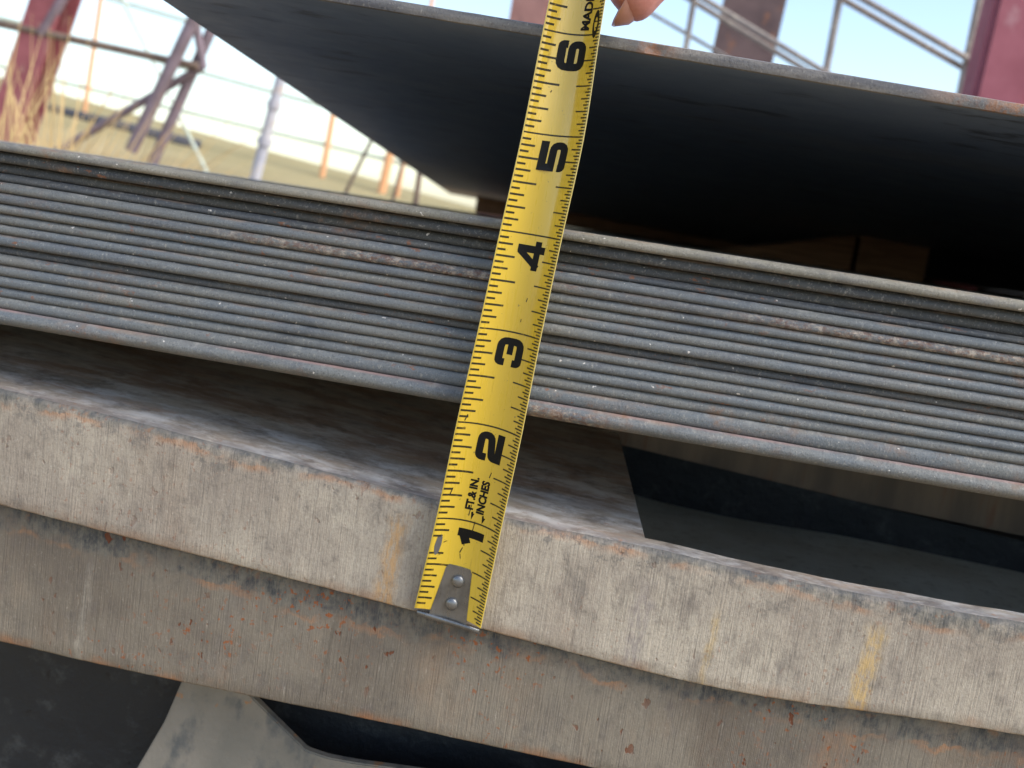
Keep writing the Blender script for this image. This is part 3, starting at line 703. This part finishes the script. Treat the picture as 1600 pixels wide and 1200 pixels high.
for k in range(1, 300):                                   # right scale: thirty-seconds
    s = k/32
    if k % 32 == 0: continue
    ln = .31 if k % 16 == 0 else .255 if k % 8 == 0 else .18 if k % 4 == 0 else .125 if k % 2 == 0 else .09
    ticks.append((s-.0075, s+.0075, 1-ln*random.uniform(.96, 1.04), .988))
for n_ in range(1, 10): ticks.append((n_-.008, n_+.008, .012, .985))
v, f = patch(ticks, .0012); link('tick_marks', v, f, M_tick, tape, smooth=False)

def stroke(path, wd, rounds=()):
    """outline strip with mitred joints along a 2-D path; rounded at the given corners"""
    pts = []
    for i, p in enumerate(path):
        if i in rounds and 0 < i < len(path)-1:
            a, b, c = Vector(path[i-1]), Vector(p), Vector(path[i+1]); r = min(.06, (a-b).length*.49, (c-b).length*.49)
            p0 = b+(a-b).normalized()*r; p1 = b+(c-b).normalized()*r
            for t in (0, .25, .5, .75, 1): pts.append((1-t)**2*p0+2*t*(1-t)*b+t*t*p1)
        else: pts.append(Vector(p))
    out = []
    for i, p in enumerate(pts):
        d0 = (p-pts[i-1]).normalized() if i else (pts[1]-p).normalized(); d1 = (pts[i+1]-p).normalized() if i < len(pts)-1 else d0
        t = (d0+d1).normalized(); nn = Vector((-t.y, t.x)); k = 1/max(.4, nn.dot(Vector((-d0.y, d0.x))))
        out.append((p+nn*wd/2*k, p-nn*wd/2*k))
    return out
Wd, Hd, T_ = .295, .27, .074
x0, x1, y0, y1, ym = T_/2, Wd-T_/2, T_/2, Hd-T_/2, Hd/2
GL = {'1': [([(.075, -.0), (.075, Hd)], .085, ()), ([(.08, Hd-.05), (-.035, Hd-.105)], .09, ())],
      '2': [([(x0, y1-.075), (x0, y1), (x1, y1), (x1, ym-.002), (x0, ym-.03), (x0, y0), (Wd, y0)], T_, (1, 2, 3, 4))],
      '3': [([(x0, y1-.06), (x0, y1), (x1, y1), (x1, y0), (x0, y0), (x0, y0+.06)], T_, (1, 2, 3, 4)), ([(x0+.085, ym), (x1, ym)], T_*.8, ())],
      '4': [([(Wd-.085, 0), (Wd-.085, Hd)], T_, ()), ([(0, .075), (Wd, .075)], T_*.85, ()), ([(.03, .05), (.19, Hd-.02)], T_*.85, ())],
      '5': [([(Wd, y1), (x0, y1), (x0, ym+.01), (x1, ym+.01), (x1, y0), (x0, y0), (x0, y0+.04)], T_, (3, 4, 5))],
      '6': [([(x1, y1-.05), (x1, y1), (x0, y1), (x0, y0), (x1, y0), (x1, ym+.005), (x0, ym+.005)], T_, (1, 2, 3, 4, 5))],
      '7': [([(0, y1), (x1, y1), (x1, ym), (.1, 0)], T_, (2,))]}
def glyph(ch, s0, parent, name='numeral', label=None, ub=.755, width=.66):
    vs, fs = [], []; lift = .0015
    for path, wd, rnd in GL[ch]:
        st = stroke(path, wd, rnd); fine = []
        for (a, b), (c, d) in zip(st, st[1:]):
            nsub = max(1, int((Vector(c)-Vector(a)).length/.04))
            for q in range(nsub): t = q/nsub; fine.append((a.lerp(c, t), b.lerp(d, t)))
        fine.append(st[-1]); i = len(vs)
        for a, b in fine:
            for p in (a, (a+b)/2, b): vs.append(tape_pt(s0+p.x, ub-p.y/width, lift))
        for k in range(len(fine)-1):
            for j in (0, 1): fs.append([i+3*k+j, i+3*k+j+1, i+3*k+j+4, i+3*k+j+3])
        lift += .0004
    o = link(name, vs, fs, M_print, parent, smooth=False)
    if label: o['label'] = label
    return o
for n_ in range(1, 8):
    glyph(str(n_), n_-.355 if n_ > 1 else .80, tape, width=(.66, .66, .65, .62, .6, .585, .54, .53)[n_], label='black numeral %d' % n_)

def words(txt, s0, u_base, hgt, parent, name='lettering', bold=.012, stretch=1.0):
    """small print running up the blade, letter tops to the left"""
    cu = bpy.data.curves.new('print', 'FONT'); cu.body = txt; cu.size = 1; cu.offset = bold; cu.resolution_u = 3
    tmp = bpy.data.objects.new('print', cu); C.objects.link(tmp)
    dg = bpy.context.evaluated_depsgraph_get(); me = bpy.data.meshes.new_from_object(tmp.evaluated_get(dg))
    C.objects.unlink(tmp); bpy.data.objects.remove(tmp)
    bm = bmesh.new(); bm.from_mesh(me); bmesh.ops.triangulate(bm, faces=bm.faces); bm.verts.index_update()
    k = hgt/.72
    vs = [tape_pt(s0+v.co.x*k*stretch, u_base-v.co.y*k/.62, .0014) for v in bm.verts]; fs = [[v.index for v in f.verts] for f in bm.faces]; bm.free()
    return link(name, vs, fs, M_print, parent, smooth=False)
words('FT.& IN.', 1.12, .485, .074, tape, bold=.05, stretch=.96)
words('INCHES', 1.10, .665, .074, tape, bold=.05, stretch=.98)
words('MADE', 6.04, .735, .098, tape, bold=.045, stretch=.95)
words('IN', 6.42, .735, .098, tape, bold=.045)
def poly_patch(pts, name, mat, lift=.0015, label=None):
    vs = [tape_pt(s, u, lift) for s, u in pts]; o = link(name, vs, [list(range(len(vs)))], mat, tape, smooth=False)
    if label: o['label'] = label
    return o
poly_patch([(1.02, .495), (1.09, .53), (1.09, .51), (1.11, .505), (1.10, .475)], 'arrow_mark', M_print)
poly_patch([(1.01, .675), (1.075, .715), (1.075, .69), (1.10, .68), (1.09, .655)], 'arrow_mark', M_print)
poly_patch([(.80+.0, .075), (.70, .06), (.62, .075), (.60, .10), (.62, .135), (.72, .15), (.80, .145), (.83, .12)], 'worn_spot', M_worn, .002, 'grey bare spot where the yellow paint has worn off')
for (s, u, l_, a_) in ((.66, .43, .06, .03), (.60, .46, .05, -.02), (1.49, .63, .06, .02), (.92, .55, .10, .01), (2.02, .09, .07, .03), (3.33, .62, .04, .01), (3.12, .6, .03, 0), (5.42, .26, .02, .02), (.745, .165, .018, .05), (1.06, .44, .12, .012), (.74, .47, .1, -.01), (1.25, .1, .08, .03)):
    poly_patch([(s, u), (s+l_, u+a_), (s+l_*.9, u+a_+.012), (s-.005, u+.015)], 'scratch', M_tick, .0016)
# maker's emblem by the right edge, a pointed oval ring
ring = []
for k in range(25):
    t = 2*math.pi*k/24; q = abs(math.cos(t))**1.0
    ring.append(((6.10+.135*math.cos(t), .875+.062*math.sin(t)), (6.10+.135*math.cos(t)*(.5), .875+.034*math.sin(t)*(1-.15*q))))
vs = [tape_pt(*p, .0028) for ab in ring for p in ab]
link('emblem', vs, [[2*k, 2*k+2, 2*k+3, 2*k+1] for k in range(24)], M_print, tape, smooth=False)

# hook with its lip and two rivets
hk = [(.525, .30), (.545, .34), (.53, .66), (.505, .70), (.0, .79), (-.045, .80), (-.045, .19), (.03, .205)]
def hook_pt(s, u, lift):
    p = tape_pt(s, .5, 0); l = tape_pt(s, u, 0); f_ = Vector((0, -1, 0))
    base = tape_pt(max(s, 0), .5, 0); lw = cr(TR, s)-cr(TL, s)
    dpt = 1.0-(.75*abs(2*u-1)**2)*.28
    return Vector((cr(TL, s).x+lw.x*u, base.y-.085*abs(2*u-1)**2+.0-lift, cr(TL, s).z+lw.z*u+0))
bm = bmesh.new()
gs = [-.045, .03, .12, .25, .38, .49, .53]; rowsv = []
for s in gs:
    t = (s+.045)/.575; ul = .215+.085*t+(.03 if s > .52 else 0); ur = .775-.085*t-(.03 if s > .52 else 0)
    rowsv.append([bm.verts.new(hook_pt(s, ul+(ur-ul)*j/8, .012)) for j in range(9)])
for r0, r1 in zip(rowsv, rowsv[1:]):
    for j in range(8): bm.faces.new([r0[j], r0[j+1], r1[j+1], r1[j]])
r = bmesh.ops.extrude_face_region(bm, geom=bm.faces[:])
for q in r['geom']:
    if isinstance(q, bmesh.types.BMVert): q.co.y += .024
bmesh.ops.recalc_face_normals(bm, faces=bm.faces); bm.verts.index_update()
v = [q.co.copy() for q in bm.verts]; f = [[q.index for q in ff.verts] for ff in bm.faces]; bm.free()
hook = link('hook', v, f, M_hook, tape); autosmooth(hook, 40)
# the bent lip at the very end, turned in under the plate's lower corner
lv = []
for (s, dy) in ((-.035, -.03), (-.075, -.02), (-.09, .02), (-.09, .085)):
    for u in (.04, .2, .5, .8, .98): 
        p = hook_pt(s, u, .0); p.y = hook_pt(s, .5, 0).y+.0+dy; lv.append(p)
lf = [[r_*5+j, r_*5+j+1, r_*5+j+6, r_*5+j+5] for r_ in range(3) for j in range(4)]
lip = link('lip', lv, lf, M_hook, None); lip.parent = hook; lip.location = lip.location-hook.location-tape.location
md = lip.modifiers.new('thick', 'SOLIDIFY'); md.thickness = .024*I
for s, u in ((.375, .515), (.125, .50)):
    bm = bmesh.new(); bmesh.ops.create_uvsphere(bm, u_segments=20, v_segments=10, radius=.068)
    c0 = hook_pt(s, u, .02); 
    for q in bm.verts: q.co = c0+Vector((q.co.x, q.co.y*.55, q.co.z))
    bm.verts.index_update(); v = [q.co.copy() for q in bm.verts]; f = [[q.index for q in ff.verts] for ff in bm.faces]; bm.free()
    rv = link('rivet', v, f, M_hook, None); rv.parent = hook; rv.location = rv.location-hook.location-tape.location

# ------------------------------------------------------------------ the hand that holds the tape
def skin_mesh(name, verts, edges, radii, mat, root=0, parent=None, sub=2):
    me = bpy.data.meshes.new(name); o = bpy.data.objects.new(name, me); C.objects.link(o)
    me.from_pydata([Vector(v)*I for v in verts], edges, [])
    o.modifiers.new('skin', 'SKIN'); sk = me.skin_vertices[0].data
    for i, r in enumerate(radii): sk[i].radius = (r*I, r*I)
    sk[root].use_root = True
    o.modifiers.new('sub', 'SUBSURF').levels = sub; o.modifiers['sub'].render_levels = sub
    dg = bpy.context.evaluated_depsgraph_get(); m2 = bpy.data.meshes.new_from_object(o.evaluated_get(dg))
    o.modifiers.clear(); o.data = m2; m2.materials.clear(); m2.materials.append(mat)
    m2.polygons.foreach_set('use_smooth', [True]*len(m2.polygons))
    if parent: o.parent = parent; o.matrix_parent_inverse = parent.matrix_world.inverted()
    return o
HV = [(3.33, .2, 11.3), (4.83, -1.2, 14.5), (7.33, -4.0, 19.5)]          # wrist, forearm, elbow end
HE = [(0, 1), (1, 2)]; HR = [.95, 1.15, 1.45]
def chain(pts, rads, root=0):
    prev = root
    for p, r in zip(pts, rads):
        HV.append(p); HR.append(r); HE.append((prev, len(HV)-1)); prev = len(HV)-1
chain([(2.58, .25, 9.3), (1.83, .18, 8.0), (1.25, .12, 6.95), (0.87, .07, 6.55), (.80, .05, 6.34), (.70, .05, 6.25)], [.48, .43, .40, .39, .37, .27])      # index, behind the blade
chain([(2.53, -.5, 10.2), (1.73, -.95, 9.2), (0.98, -.95, 8.1), (.72, -.72, 7.35), (.58, -.66, 7.1)], [.5, .42, .36, .31, .27])           # thumb, in front
chain([(2.83, .7, 9.3), (2.13, 1.0, 8.0), (1.58, .55, 7.35), (1.43, .3, 7.75)], [.42, .33, .29, .25])
chain([(3.13, 1.15, 9.5), (2.63, 1.5, 8.3), (2.13, 1.0, 7.8), (2.03, .7, 8.2)], [.4, .31, .27, .24])
chain([(3.43, 1.5, 9.8), (3.13, 1.85, 8.8), (2.68, 1.5, 8.4), (2.53, 1.2, 8.75)], [.36, .28, .24, .21])
person = skin_mesh('person', HV, HE, HR, M_skin)
tag(person, 'hand pinching the upper end of the yellow tape, one fingertip showing', 'person')
# nail of the finger behind the tape: a curved plate on its lower right side
c0 = Vector((.63, .05, 6.36)); axd = Vector((-.62, -.07, -.59)).normalized()
nd = Vector((.70, .12, -.70)); nd = (nd-axd*nd.dot(axd)).normalized(); bd = axd.cross(nd)
vs = []
for i in range(11):
    a = -.48+.60*i/10; wd_ = 62 if i < 6 else 62*math.sqrt(max(.04, 1-((i-5.2)/5.2)**2))
    for j in range(9):
        t = math.radians(-wd_+2*wd_*j/8); rr = .385-.55*max(0, a)-.05*(1-math.cos(t))-(.012 if i == 0 else 0)
        vs.append(c0+axd*a+nd*rr*math.cos(t)+bd*rr*math.sin(t))
fs = [[i*9+j, i*9+j+1, (i+1)*9+j+1, (i+1)*9+j] for i in range(10) for j in range(8)]
nail = link('fingernail', vs, fs, M_nail, None); nail.parent = person
md = nail.modifiers.new('thick', 'SOLIDIFY'); md.thickness = .012*I
v, f = tube_data([(4.7, -.9, 13.9), (5.2, -1.42, 15.0), (7.6, -4.1, 19.7)], [1.32, 1.5, 1.85], 24); sl_ = link('sleeve', v, f, M_sleeve, None); sl_.parent = person
